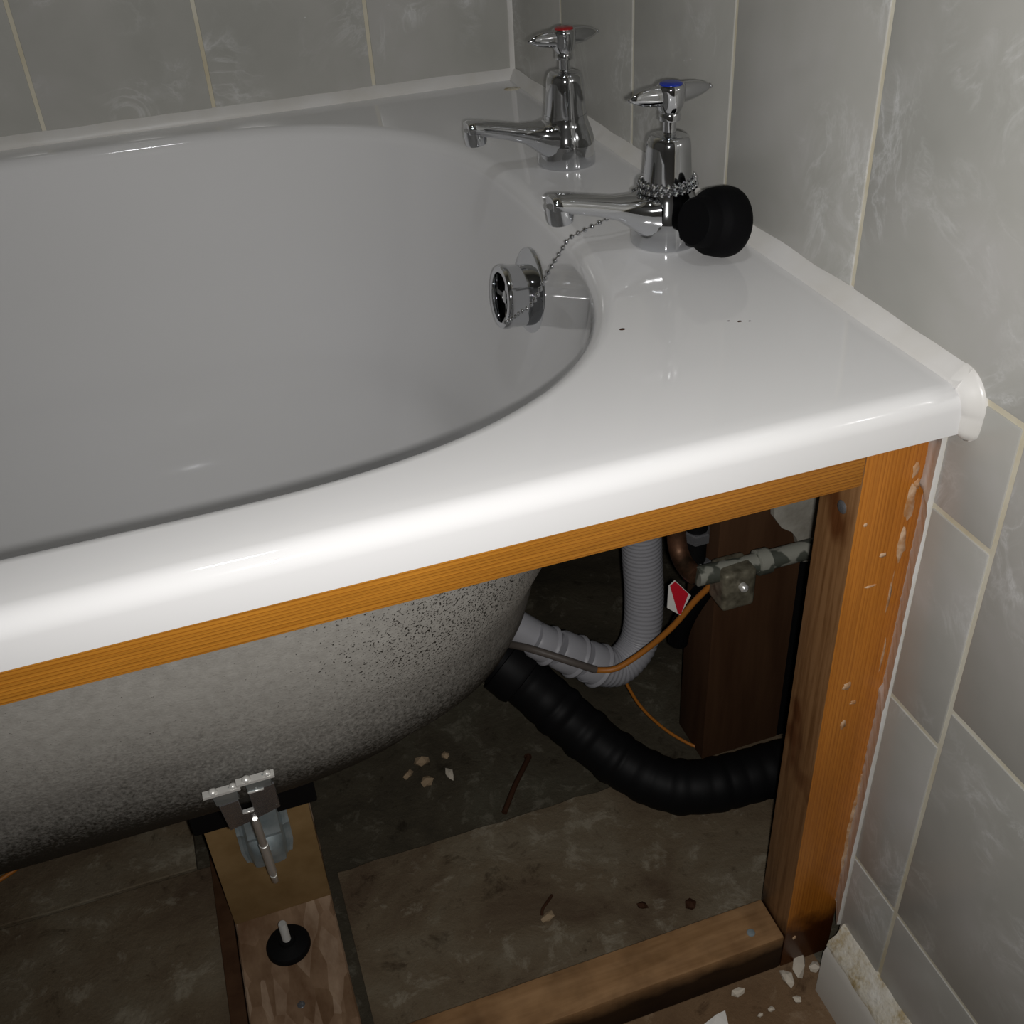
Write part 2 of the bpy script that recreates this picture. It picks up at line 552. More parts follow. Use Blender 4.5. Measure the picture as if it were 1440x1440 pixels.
def tile_back(x0, x1, z0, z1):
    cx, cz, hx, hz = (x0 + x1) / 2, (z0 + z1) / 2, (x1 - x0) / 2 - G, (z1 - z0) / 2 - G
    return obj('tile', MB().box(cx - hx, cx + hx, 0.70, 0.70 + T, cz - hz, cz + hz), 'tile_glaze', wall_back, 0.0010, origin=(cx, 0.70, cz))


ZR = [RIM - 0.004, RIM + 0.245, RIM + 0.494]
ys = [0.6995, 0.566, 0.4143, 0.2622, 0.1104, -0.0416, -0.193, -0.345]
for a, b in zip(ys[1:], ys[:-1]):
    for z0, z1 in zip(ZR[:-1], ZR[1:]):
        tile_right(a, b, z0, z1)
# cut pieces between the panel frame and the joint below the rim
zs = [RIM - 0.004, RIM - 0.0788, RIM - 0.2234, RIM - 0.386, 0.06 - 0.02]
for z1, z0 in zip(zs[:-1], zs[1:]):
    tile_right(-0.0345, 0.0145, z0, z1)
zs2 = [RIM - 0.004, RIM - 0.1908, RIM - 0.386, 0.04]
for z1, z0 in zip(zs2[:-1], zs2[1:]):
    for b, a in ((-0.0345, -0.1865), (-0.1865, -0.3385)):
        tile_right(a, b, z0, z1)
xs = [-0.001, -0.143, -0.2962, -0.4475, -0.599, -0.7505, -0.902]
for b, a in zip(xs[:-1], xs[1:]):
    for z0, z1 in zip(ZR[:-1], ZR[1:]):
        tile_back(a, b, z0, z1)


# sealant beads
def bead(pts, side_a, side_b, size, jit=0.0012, step=0.01, seed=0.0):
    """a pulled bead along pts; side_a and side_b are the unit directions it climbs along"""
    A, B = Vector(side_a), Vector(side_b)
    rings = []
    P = [Vector(p) for p in pts]
    for p, q in zip(P[:-1], P[1:]):
        n = max(1, int((q - p).length / step))
        for k in range(n + (1 if q is P[-1] else 0)):
            c = p.lerp(q, k / n)
            w = size + jit * nz(c.x * 30 + seed, c.y * 30, c.z * 30)
            h = size + jit * nz(c.x * 30 + 9 + seed, c.y * 30, c.z * 30)
            rings.append([c - A * 0.002 - B * 0.002, c + A * w - B * 0.001, c + A * w * 0.93 + B * 0.0012,
                          c + A * w * 0.48 + B * h * 0.46, c + A * 0.0012 + B * h * 0.93, c - A * 0.001 + B * h])
    return MB().loft(rings)


structure(obj('trim_1', bead([(-1.72, 0.70, RIM), (0.0, 0.70, RIM)], (0, -1, 0), (0, 0, 1), 0.0095), 'silicone', angle=70))
tb = bead([(0, 0.70, RIM), (0, 0.005, RIM)], (-1, 0, 0), (0, 0, 1), 0.0088, seed=4)
structure(obj('trim_2', tb, 'silicone', angle=70))
# bead turning down over the end of the lip, ending in a round blob
rings = []
A = Vector((-1, 0, 0))
for i in range(25):
    t = i / 24
    if t < 0.4:
        a = t / 0.4 * math.pi / 2
        c = Vector((0, 0.011 - 0.011 * math.sin(a), RIM - 0.011 + 0.011 * math.cos(a)))
    else:
        a = math.pi / 2
        c = Vector((0, 0.0, RIM - 0.011 - (t - 0.4) / 0.6 * 0.0185))
    B = Vector((0, -math.sin(a), math.cos(a)))
    k = 1.0 + 0.25 * math.sin(math.pi * t)
    if t > 0.8:
        k *= max(0.12, (1 - ((t - 0.8) / 0.2) ** 2)) ** 0.5
    w, h = 0.0088 * k * (1 - 0.42 * min(1, t / 0.5)), 0.0086 * k * (1 - 0.22 * min(1, t / 0.5))
    rings.append([c - A * 0.002 - B * 0.002, c + A * w - B * 0.0012, c + A * w * 0.95 + B * 0.0008, c + A * w * 0.75 + B * h * 0.36, c + A * w * 0.48 + B * h * 0.62,
                  c + A * w * 0.22 + B * h * 0.86, c + A * 0.0008 + B * h, c - A * 0.001 + B * h])
structure(obj('trim_3', MB().loft(rings), 'silicone', angle=80))
structure(obj('trim_4', bead([(0, 0.70, RIM), (0, 0.70, 1.05)], (-1, 0, 0), (0, -1, 0), 0.004, 0.0008), 'silicone', angle=70))

# ragged strip of old sealant where the tile edge meets the frame post
rg = MB()
rings = []
N = 110
for i in range(N + 1):
    z = 0.505 - (0.505 - 0.07) * i / N
    j1, j2 = nz(z * 35, 3, 1), nz(z * 170, 8, 2)
    wide = 0.0035 if z > 0.455 else 0.0018 if z < 0.30 else 0.0002
    wide += 0.0013 * j2 + 0.0010 * j1
    # tile edge, bulge proud of it, lap onto the post
    rings.append([(0.0125, 0.0362, z), (0.0030, 0.0140, z), (0.0004, 0.0139, z), (-0.0006 - 0.35 * wide, 0.0145 + 0.0006 * j1, z),
                  (0.0030 - 0.55 * wide, 0.0205 + 0.0012 * j2, z), (0.0108 - 0.9 * wide, 0.0318 - 0.4 * wide, z), (0.0118 - 1.1 * wide, 0.0338, z), (0.0125 - 0.6 * wide, 0.0362, z)])
rg.loft(rings)
structure(obj('trim_5', rg, 'silicone', angle=50))

# skirting board with its crust of old sealant on top
sk = MB()
prof = [(0.0, 0.0), (-0.015, 0.0), (-0.015, 0.052), (-0.012, 0.0585), (-0.007, 0.061), (0.0, 0.061)]
sk.loft([[(x + 0.0, 0.0075, z) for x, z in prof], [(x, -1.29, z) for x, z in prof]])
base_r = structure(obj('baseboard_right', sk, 'skirting_gloss', bevel=0.0))
rings = []
N = 70
for i in range(N + 1):
    y = 0.0085 - 0.36 * i / N
    a, b_, c_ = nz(y * 40, 1, 5), nz(y * 130, 4, 2), nz(y * 90, 9, 9)
    rings.append([(0.002, y, 0.056), (-0.0125 + 0.0015 * a, y, 0.0575), (-0.0115 + 0.002 * b_, y, 0.0635 + 0.001 * c_),
                  (-0.0055 + 0.0015 * a, y, 0.068 + 0.002 * b_), (-0.0016, y, 0.078 + 0.0035 * a + 0.002 * c_), (0.001, y, 0.0795 + 0.0035 * a)])
obj('old_sealant', MB().loft(rings), 'old_sealant', base_r, angle=80)

# floor: dark sub-floor with boards laid on it
floor = structure(obj('floor', MB().box(-1.80, 0.20, -1.36, 0.78, -0.06, -0.0125), 'dark_subfloor', smooth=False))


def ragged_board(name, x0, x1, y0, y1, z0, z1, mat, seed, amp=0.002, n=40):
    lo = [(x0 + (x1 - x0) * i / n, y0 + amp * nz(i * 0.7, seed, 1)) for i in range(n + 1)]
    hi = [(x0 + (x1 - x0) * i / n, y1 + amp * nz(i * 0.5, seed, 7)) for i in range(n + 1)]
    mb = MB()
    rings = [[(a[0], a[1], z0), (b[0], b[1], z0), (b[0], b[1], z1 - 0.001), (b[0], b[1] - 0.001, z1), (a[0], a[1] + 0.001, z1), (a[0], a[1], z1 - 0.001)] for a, b in zip(lo, hi)]
    mb.loft(rings)
    return obj(name, mb, mat, floor, angle=30)


ragged_board('floorboard', -0.350, 0.128, 0.071, 0.252, -0.0125, 0.0, 'dusty_board', 1.0)
ragged_board('floorboard', -1.735, -0.452, 0.071, 0.30, -0.0125, 0.0, 'dusty_board', 2.0)
ragged_board('floorboard', -1.735, 0.0, -1.295, 0.0695, -0.0125, 0.0, 'hardboard', 3.0, 0.0008)
ragged_board('floorboard', -1.735, -0.470, 0.306, 0.70, -0.0125, -0.004, 'dusty_board', 5.0, 0.003)

# broken plaster left on the end wall of the cavity
outline = [(0.050, 0.330), (0.0535, 0.300), (0.0555, 0.283), (0.0640, 0.270), (0.0740, 0.263), (0.0800, 0.254), (0.0840, 0.240), (0.0860, 0.228),
           (0.0980, 0.224), (0.1295, 0.230), (0.1295, 0.34), (0.060, 0.345)]
obj('plaster_patch', MB().slab([(x, 0.2425, z) for x, z in outline], (0, 1, 0), 0.006), 'plaster', wall_right, smooth=False)

# ------------------------------------------------------------------ bathtub
bath = thing('bathtub', 'white enamelled bath with rounded end fitted along the back wall', 'bathtub', (-0.85, 0.35, 0.20))
XC, LEN, YC = -0.40, 0.90, 0.35          # centre of the rounded tap end; length of the straight part
corner = math.atan2(0.35, 0.40)


def angs(n):
    base = [math.pi * i / n - math.pi / 2 for i in range(n + 1)]
    for c in (corner, -corner):
        k = min(range(len(base)), key=lambda i: abs(base[i] - c))
        base[k] = c
    return base


AN = angs(96)


def plan(inset, n=2.9, ax=0.292, by=0.30):
    """ring of the opening moved inward by inset, both ends"""
    a, b = max(ax - inset, 0.004), max(by - inset, 0.004)
    out = []
    for th in AN:
        c, s = abs(math.cos(th)), abs(math.sin(th))
        r = ((c / a) ** n + (s / b) ** n) ** (-1 / n)
        out.append((XC + r * math.cos(th), YC + r * math.sin(th)))
    far = [(XC - LEN - (x - XC) * 1.0, y) for x, y in reversed(out)]
    return out + far


def rect(e):
    """outer rectangle of the rim grown outward by e, same vertex order"""
    out = []
    for th in AN:
        c, s = math.cos(th), math.sin(th)
        k = min(0.40 / c if c > 1e-6 else 1e9, 0.35 / abs(s) if abs(s) > 1e-6 else 1e9)
        x, y = XC + k * c, YC + k * s
        if abs(x) < 1e-6:
            x = e
        if abs(y) < 1e-6:
            y = -e
        if abs(y - 0.70) < 1e-6:
            y = 0.70 + e
        out.append((x, y))
    far = [(XC - LEN - (x - XC), y) for x, y in reversed(out)]
    return out + far


rings = []
rl = 0.011
for e, z in ((-0.004, -0.008), (-0.004, -0.0248), (-0.0022, -0.0263), (-0.0005, -0.0256)):
    rings.append([(x, y, RIM + z) for x, y in rect(e)])
for k in range(7):
    a = math.pi / 2 * k / 6
    rings.append([(x, y, RIM - rl + rl * math.sin(a)) for x, y in rect(-rl + rl * math.cos(a) - 0.0)])
rings.append([(x, y, RIM + 0.0) for x, y in rect(-0.02)])
ro = 0.013
for k in range(8):
    a = math.pi / 2 * k / 7
    rings.append([(x, y, RIM - ro + ro * math.cos(a)) for x, y in plan(-ro + ro * math.sin(a) + 0.001)])
side = [(0.008, -0.06), (0.016, -0.11), (0.028, -0.16), (0.041, -0.190)]
fil = []
for k in range(1, 13):
    a = math.pi / 2 * k / 12
    fil.append((0.043 + 0.150 * (1 - math.cos(a)), -0.192 - 0.131 * math.sin(a)))
inner = side + fil + [(0.215, -0.3245), (0.26, -0.326), (0.292, -0.3265)]
for i_, z in inner:
    rings.append([(x, y, RIM + z) for x, y in plan(i_, 2.9 if i_ < 0.06 else 2.6)])
tub = MB().loft(rings, caps=False)
tub.f.append(tuple(range(len(tub.v) - len(rings[0]), len(tub.v))))
obj('enamel_tub', tub, 'enamel', bath, angle=60)
# grey underside shell
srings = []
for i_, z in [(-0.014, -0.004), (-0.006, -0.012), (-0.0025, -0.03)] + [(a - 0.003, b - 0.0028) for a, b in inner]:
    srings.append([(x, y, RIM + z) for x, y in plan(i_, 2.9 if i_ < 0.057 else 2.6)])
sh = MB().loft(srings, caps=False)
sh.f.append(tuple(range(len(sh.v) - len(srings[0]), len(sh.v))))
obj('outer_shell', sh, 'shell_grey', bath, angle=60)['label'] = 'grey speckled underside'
# small lump of enamel on the shell and rust specks on the rim
obj('enamel_drip', MB().ball((-0.441, 0.0700, 0.4095), 0.0030, 10, 8, (1.3, 0.6, 0.6)), 'shell_grey', bath)
for i, (x, y, r) in enumerate([(-0.1314, 0.1323, 0.0013), (-0.0682, 0.1139, 0.0010), (-0.0735, 0.117, 0.0006), (-0.063, 0.112, 0.0006), (-0.0174, 0.6563, 0.006)]):
    obj('rust_speck' if i < 4 else 'sealant_smear', MB().ball((x, y, RIM), r, 10, 6, (1.4, 1.0, 0.22)), 'rust' if i < 4 else 'old_sealant', bath)

# overflow, fixed in the tap-end slope
ax = Vector((-1, 0, 0.10)).normalized()
oc = Vector((-0.1155, 0.337, 0.4745))
MO = Matrix.Translation(oc) @ ax.to_track_quat('Z', 'Y').to_matrix().to_4x4()
ov = obj('overflow', MB().lathe([(0.010, -0.004), (0.0345, -0.004), (0.0352, -0.001), (0.0345, 0.0015), (0.0325, 0.0026), (0.024, 0.0032)], 48, MO), 'chrome', bath)
obj('overflow_collar', MB().lathe([(0.0228, 0.001), (0.0228, 0.018), (0.0236, 0.0195), (0.0236, 0.0225), (0.0226, 0.0245), (0.0205, 0.0252), (0.0185, 0.0245), (0.018, 0.022), (0.018, 0.012)], 48, MO, caps=False), 'chrome', ov)
obj('overflow_recess', MB().lathe([(0.0182, 0.0115), (0.0001, 0.0112)], 40, MO), 'hole_black', ov)
cr = MB()
for ang in (0.15, 0.15 + math.pi / 2):
    d = Matrix.Rotation(ang, 4, 'Z')
    c2 = MB().box(-0.0180, 0.0180, -0.0017, 0.0017, 0.0165, 0.0195)
    cr.add([MO @ d @ Vector(v) for v in c2.v], c2.f)
cr.lathe([(0.0048, 0.0155), (0.0048, 0.0205), (0.003, 0.0215)], 16, MO)
obj('overflow_grille', cr, 'chrome', ov)

# ------------------------------------------------------------------ taps


def make_tap(loc, name, label, index_mat):
    t = thing(name, label, 'tap', loc)
    L = Vector(loc)
    TL = Matrix.Translation(L)
    mb = MB()
    mb.lathe([(0.0215, 0.0), (0.0228, 0.0008), (0.0230, 0.004), (0.0226, 0.009), (0.0224, 0.013), (0.0222, 0.017), (0.0214, 0.021), (0.0199, 0.0255),
              (0.0180, 0.030), (0.0168, 0.0335), (0.0165, 0.0375)], 48, TL)
    secs = [(-0.004, 0.0195, 0.0128, 0.0135), (-0.012, 0.0195, 0.0158, 0.0185), (-0.0175, 0.0200, 0.0138, 0.0160), (-0.0225, 0.0217, 0.0116, 0.0136), (-0.029, 0.0245, 0.0092, 0.0117), (-0.036, 0.0272, 0.0070, 0.0100), (-0.050, 0.0312, 0.0060, 0.0092),
            (-0.064, 0.0345, 0.0056, 0.0088), (-0.0735, 0.0362, 0.0056, 0.0088), (-0.0785, 0.0370, 0.0050, 0.0084), (-0.0797, 0.0371, 0.0040, 0.0074)]
    rings = []
    for x, zc, hh, hw in secs:
        r = []
        for j in range(24):
            a = 2 * math.pi * j / 24
            c, s = math.cos(a), math.sin(a)
            r.append(L + Vector((x, hw * math.copysign(abs(c) ** 0.7, c), zc + hh * math.copysign(abs(s) ** 0.7, s))))
        rings.append(r)
    mb.loft(rings)
    mb.lathe([(0.0060, 0.0245), (0.0076, 0.0245), (0.0082, 0.0262), (0.0084, 0.031), (0.0084, 0.036)], 24, TL @ Matrix.Translation((-0.0700, 0, 0)) @ Matrix.Rotation(math.radians(-6), 4, 'Y'))
    obj('body', mb, 'chrome', t, angle=50)
    obj('shroud', MB().lathe([(0.0152, 0.0360), (0.0160, 0.0372), (0.0158, 0.0395), (0.0152, 0.046), (0.0146, 0.054), (0.0141, 0.0615), (0.0136, 0.0648), (0.0124, 0.0672), (0.0104, 0.0684), (0.0052, 0.0688)], 44, TL), 'chrome', t)
    obj('spindle', MB().lathe([(0.0052, 0.068), (0.0042, 0.0692), (0.0042, 0.0785)], 24, TL), 'chrome', t)
    h = MB()
    h.lathe([(0.0050, 0.0765), (0.0066, 0.0770), (0.0068, 0.0800), (0.0062, 0.0815), (0.0074, 0.0835), (0.0086, 0.0870), (0.0090, 0.0950), (0.0090, 0.0968), (0.0080, 0.0980), (0.0066, 0.0980)], 36, TL)
    for sgn, L_, an in ((-1, 0.0285, math.radians(6)), (1, 0.0285, math.radians(6))):
        rr = []
        for k in range(11):
            q = k / 10
            d = 0.004 + q * (L_ - 0.004)
            hh = 0.0062 * (1 - q ** 2.2) ** 0.75 + 0.0007
            hw = 0.0046 * (1 - 0.72 * q ** 1.5) * (0.35 if k == 10 else 1)
            zc = 0.0918 + 0.0012 * q - 0.0006
            ring = []
            for j in range(16):
                a = 2 * math.pi * j / 16
                p = Vector((sgn * d, hw * math.cos(a), zc + hh * (math.sin(a) if math.sin(a) > 0 else 0.85 * math.sin(a))))
                ring.append(L + Matrix.Rotation(an, 3, 'Z') @ p)
            rr.append(ring if sgn > 0 else list(reversed(ring)))
        h.loft(rr)
        h.ball(L + Matrix.Rotation(an, 3, 'Z') @ Vector((sgn * L_, 0, 0.0924)), 0.0013, 8, 6)
    hd = obj('handle', h, 'chrome', t, angle=50)
    obj('index_button', MB().lathe([(0.0070, 0.0975), (0.0070, 0.0984), (0.0062, 0.0990), (0.003, 0.0993)], 32, TL), index_mat, hd)['label'] = ('blue' if index_mat == 'index_blue' else 'red') + ' index disc'
    return t


COLD = (-0.0530, 0.2407, RIM)
HOT = (-0.0520, 0.4222, RIM)
make_tap(COLD, 'cold_tap', 'chrome bath tap with blue disc and bead chain wound round its neck', 'index_blue')
make_tap(HOT, 'hot_tap', 'chrome bath tap with red disc, nearer the back corner of the bath', 'index_red')

# ------------------------------------------------------------------ plug and bead chain
pa = Vector((0.92, 0.26, -0.24)).normalized()
pc = Vector((-0.0365, 0.2030, 0.5622))
MP = Matrix.Translation(pc) @ pa.to_track_quat('Z', 'Y').to_matrix().to_4x4()
plug = thing('bath_plug', 'black rubber bath plug lying between the blue-disc tap and the end wall', 'plug', (-0.03, 0.203, RIM))
obj('stopper', MB().lathe([(0.006, -0.0215), (0.0135, -0.0212), (0.0148, -0.0195), (0.0152, -0.0120), (0.0160, -0.0105), (0.0190, -0.0085), (0.0203, -0.006), (0.0214, 0.001), (0.0218, 0.005), (0.0213, 0.0085), (0.0195, 0.0105), (0.012, 0.0115)], 48, MP), 'rubber', plug)
obj('ring_lug', MB().lathe([(0.004, 0.0105), (0.0042, 0.0135), (0.003, 0.0150)], 20, MP), 'rubber', plug)

chain = thing('bead_chain', 'chrome bead chain wound round the blue-disc tap and hanging into the overflow', 'chain', (-0.053, 0.241, RIM + 0.035))


def beads(pts, sp, r):
    P = [Vector(p) for p in pts]
    d = []
    for i in range(len(P) - 1):
        p0, p1, p2, p3 = P[max(i - 1, 0)], P[i], P[i + 1], P[min(i + 2, len(P) - 1)]
        for k in range(20):
            t = k / 20
            d.append(0.5 * ((2 * p1) + (p2 - p0) * t + (2 * p0 - 5 * p1 + 4 * p2 - p3) * t * t + (3 * p1 - p0 - 3 * p2 + p3) * t ** 3))
    d.append(P[-1])
    mb = MB()
    acc, last = 0, d[0]
    mb.ball(last, r, 10, 8)
    for q in d[1:]:
        seg = (q - last).length
        acc += seg
        if acc >= sp:
            mb.ball(q, r, 10, 8)
            acc = 0
        last = q
    mb.tube(d[::3] + [d[-1]], 0.0004, 5, sub=1)
    return mb


coil = []
for k in range(int(24 * 2.3)):
    a = 2 * math.pi * k / 24 + 0.6
    zc = RIM + 0.0342 + 0.0037 * k / 24
    rr = 0.0186 - 0.0006 * k / 24
    coil.append((COLD[0] + rr * math.cos(a), COLD[1] + rr * math.sin(a), zc))
c1 = obj('wound_coils', beads(coil, 0.0044, 0.00175), 'chrome', chain)
c1['kind'] = 'stuff'
strand = [(-0.066, 0.2565, 0.5745), (-0.076, 0.2605, 0.560), (-0.087, 0.2625, 0.5520), (-0.100, 0.2665, 0.5458), (-0.1105, 0.2665, 0.5420), (-0.1170, 0.263, 0.5370), (-0.1225, 0.2655, 0.5275),
          (-0.1275, 0.272, 0.5130), (-0.1325, 0.2830, 0.4935), (-0.1395, 0.2985, 0.4790), (-0.1420, 0.312, 0.4690), (-0.1415, 0.322, 0.4640), (-0.136, 0.329, 0.4650)]
c2 = obj('hanging_strand', beads(strand, 0.0048, 0.00170), 'chrome', chain)
c2['kind'] = 'stuff'

# ------------------------------------------------------------------ timber panel frame
frame = thing('panel_frame', 'varnished pine frame for the missing bath panel, standing at the wall end', 'frame', (-0.018, 0.05, 0))


def timber(name, x0, x1, y0, y1, z0, z1, mat, bev=0.0012, warp=0.0):
    c = ((x0 + x1) / 2, (y0 + y1) / 2, 0.0 if z1 - z0 > 0.2 else (z0 + z1) / 2)
    return obj(name, MB().box(x0, x1, y0, y1, z0, z1), mat, frame, bev, origin=c)


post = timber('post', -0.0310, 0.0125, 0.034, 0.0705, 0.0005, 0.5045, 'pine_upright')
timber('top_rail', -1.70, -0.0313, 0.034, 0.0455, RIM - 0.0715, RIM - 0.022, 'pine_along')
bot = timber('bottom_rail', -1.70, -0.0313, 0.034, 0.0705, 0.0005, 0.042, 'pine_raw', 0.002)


def screw(name, loc, nrm, r, parent, mat='dull_steel'):
    M = Matrix.Translation(loc) @ Vector(nrm).to_track_quat('Z', 'Y').to_matrix().to_4x4()
    mb = MB().lathe([(r * 0.96, -0.001), (r, 0.0003), (r * 0.85, 0.0010), (r * 0.5, 0.0013)], 20, M)
    o = obj(name, mb, mat, parent)
    cx = MB()
    for a in (0.4, 0.4 + math.pi / 2):
        b2 = MB().box(-r * 0.6, r * 0.6, -r * 0.12, r * 0.12, 0.0012, 0.0015)
        cx.add([M @ Matrix.Rotation(a, 4, 'Z') @ Vector(v) for v in b2.v], b2.f)
    return o


screw('screw', (-0.0310, 0.0480, 0.4455), (-1, 0, 0), 0.0042, post)
screw('screw', (-0.0540, 0.0465, 0.042), (0, 0, 1), 0.0034, bot, 'galvanised')


def blob(name, pts_c, size, parent, mat, plane_y, seed, th=0.0012, n=16):
    cx, cz = pts_c
    outer, mid = [], []
    for j in range(n):
        a = 2 * math.pi * j / n
        k = 0.75 + 0.55 * nz(math.cos(a) * 1.7 + seed, math.sin(a) * 1.7, seed * 3.1)
        outer.append((cx + size[0] * k * math.cos(a), plane_y + 0.0003, cz + size[1] * k * math.sin(a)))
        mid.append((cx + size[0] * 0.7 * k * math.cos(a), plane_y - th * (0.6 + 0.5 * nz(a * 2, seed, 4)), cz + size[1] * 0.7 * k * math.sin(a)))
    mb = MB().loft([outer, mid])
    return obj(name, mb, mat, parent, angle=70)


for i, (c, s) in enumerate([((-0.0165, 0.310), (0.0042, 0.0045)), ((-0.0090, 0.293), (0.004, 0.0024)), ((-0.0140, 0.274), (0.0026, 0.006)),
                            ((-0.0245, 0.4405), (0.0016, 0.0018)), ((-0.0085, 0.414), (0.0032, 0.0022)), ((-0.0130, 0.392), (0.0050, 0.0008)),
                            ((0.0038, 0.4480), (0.0052, 0.019)), ((0.0040, 0.4180), (0.0040, 0.015)), ((0.0030, 0.471), (0.0032, 0.007)), ((0.0058, 0.4600), (0.003, 0.006)), ((0.0020, 0.380), (0.0012, 0.022)), ((0.0065, 0.330), (0.0010, 0.02)),
                            ((-0.0222, 0.0365), (0.0022, 0.003))]):
    blob('glue_smear', c, s, post, 'glue', 0.034, i * 1.7 + 0.3)
# long dried run of adhesive down the lower wall-side edge of the post
rings = []
for i in range(41):
    z = 0.215 - 0.133 * i / 40
    w = 0.0042 * math.sin(math.pi * min(i / 40 * 0.9 + 0.09, 1)) ** 0.5 * (1 + 0.5 * nz(z * 80, 2, 2)) + 0.0005
    th = 0.0012 + 0.0018 * abs(nz(z * 120, 5, 1))
    x1 = 0.0122
    rings.append([(x1, 0.0345, z), (x1 - w, 0.0345, z), (x1 - w * 0.85, 0.034 - th * 0.6, z), (x1 - w * 0.4, 0.034 - th, z), (x1, 0.034 - th, z)])
obj('glue_run', MB().loft(rings), 'glue', post, angle=70)

# ------------------------------------------------------------------ bath leg: cradle pad, galvanised bracket, bolt, block, plank, foot
leg = thing('leg_bracket', 'galvanised leg bracket with hanging bolt clipped under the grey bath shell', 'bracket', (-0.40, 0.19, 0.0935))
obj('cradle_pad', MB().box(-0.447, -0.352, 0.208, 0.46, 0.148, 0.2095), 'black_plastic', leg, 0.002)


def YZ(t):     # the strap slopes from the side of the shell back to the block
    return (0.0850 + 0.045 * t, 0.3220 - 0.086 * t)


def strap(poly, th=0.0018):
    pts = []
    for x, t in poly:
        y, z = YZ(t)
        pts.append((x, y, z))
    return MB().slab(pts, (0, 0.86, 0.48), -th)


pl = strap([(-0.4095, 0.30), (-0.3975, 0.27), (-0.3985, 0.62), (-0.3915, 0.60), (-0.3905, 0.17), (-0.3745, 0.12), (-0.3755, 0.72), (-0.3920, 0.86), (-0.4110, 0.98)])
obj('plate', pl, 'dull_steel', leg, 0.0004, seg=1)
for x0, x1, t0, t1, tilt in ((-0.4105, -0.3960, 0.0, 0.27, 0.0), (-0.3905, -0.3755, -0.07, 0.15, 0.0)):
    y0, z0 = YZ(t0)
    y1, z1 = YZ(t1)
    obj('hook', strap([(x0, t1), (x0 + 0.0005, t0), (x1, t0 - 0.04), (x1, t1 - 0.03)], 0.002), 'galvanised', leg, 0.0004, seg=1)
    lip = MB().box(x0 - 0.004, x1 + 0.003, y0 - 0.0045, y0 + 0.0005, z0 + 0.0005, z0 + 0.0022)
    lip.ball((x0 + 0.002, y0 - 0.002, z0 + 0.0025), 0.0028, 10, 6, (1, 1, 0.8))
    lip.ball((x1 - 0.001, y0 - 0.002, z0 + 0.0028), 0.0024, 10, 6, (1, 1, 0.8))
    obj('hook_lip', lip, 'bright_zinc', leg, angle=45)
for x0, x1, t in ((-0.3985, -0.3915, 0.61), (-0.3905, -0.381, 0.16)):
    y, z = YZ(t)
    obj('notch_edge', MB().box(x0, x1, y - 0.0036, y - 0.0005, z - 0.0002, z + 0.0012), 'bright_zinc', leg, 0.0003, seg=1)
# pressed cup against the block
cup = []
for iz in range(15):
    q = iz / 14
    z = 0.158 - 0.062 * q
    row = []
    for ix in range(17):
        p = ix / 16 * 2 - 1
        x = -0.3970 - 0.0012 * q + p * (0.0205 if q < 0.8 else 0.0205 - 0.012 * (q - 0.8) * abs(p))
        flange = 1 if abs(p) < 0.62 else max(0, 1 - (abs(p) - 0.62) / 0.16)
        bulge = 0.007 * flange
        if q > 0.5 and abs(p) < 0.62:
            bulge += 0.006 * max(0, 1 - (p / 0.58) ** 2) ** 0.5 * min(1, (q - 0.5) / 0.12) * (1 - 0.75 * max(0, (q - 0.72) / 0.28))
        if 0.36 < q < 0.46:
            bulge += 0.0016
        row.append((x, 0.2125 - bulge, z))
    cup.append(row)
mbc = MB()
n = 17
vs = [p for r in cup for p in r] + [(p[0], p[1] + 0.0022, p[2]) for r in cup for p in r]
K = len(cup) * n
fs = []
for i in range(14):
    for j in range(16):
        a = i * n + j
        fs.append((a, a + 1, a + n + 1, a + n))
        fs.append((K + a, K + a + n, K + a + n + 1, K + a + 1))
edge = [j for j in range(n)] + [i * n + n - 1 for i in range(1, 15)] + [14 * n + j for j in range(n - 2, -1, -1)] + [i * n for i in range(13, 0, -1)]
for a, b in zip(edge, edge[1:] + edge[:1]):
    fs.append((a, K + a, K + b, b))
mbc.add(vs, fs)
obj('cup', mbc, 'galvanised', leg, angle=25)
bp0, bp1, bp2 = Vector((-0.3935, 0.122, 0.2480)), Vector((-0.3962, 0.160, 0.1755)), Vector((-0.3978, 0.190, 0.0925))
bl = MB().tube([bp0, bp0.lerp(bp1, 0.12), bp1, bp1 + Vector((0, 0.0003, -0.0005)), bp1.lerp(bp2, 0.72)], [0.0018, 0.0026, 0.0028, 0.0034, 0.0034], 14, sub=1)
e0, e1 = bp1.lerp(bp2, 0.70), bp2
bl.tube([e0, e0.lerp(e1, 0.35), e0.lerp(e1, 0.36), e0.lerp(e1, 0.9), e1], [0.0022, 0.0022, 0.0027, 0.0027, 0.0016], 12, sub=1)
obj('bolt', bl, 'bright_zinc', leg, angle=30)

blk = tag(obj('support_block', MB().box(-0.441, -0.3595, 0.216, 0.236, 0.0195, 0.147), 'chipboard', None, 0.001, origin=(-0.40, 0.226, 0.0195)),
          'upright yellow-brown chipboard block under the bath, behind the metal bracket', 'block')
mb = MB()
rings = []
for i in range(25):
    y = 0.0715 + 0.40 * i / 24
    a, b_ = 0.0012 * nz(i * 0.8, 2, 2), 0.0012 * nz(i * 0.8, 5, 9)
    rings.append([(-0.441 + a, y, 0.0), (-0.3595 + b_, y, 0.0), (-0.3595 + b_, y, 0.0182), (-0.3607 + b_, y, 0.0195), (-0.4398 + a, y, 0.0195), (-0.441 + a, y, 0.0182)])
mb.loft(rings)
pk = tag(obj('base_plank', mb, 'worn_plank', None, origin=(-0.40, 0.27, 0.0), angle=30), 'worn plank of pressed wood lying on the floor under the chipboard block', 'plank')
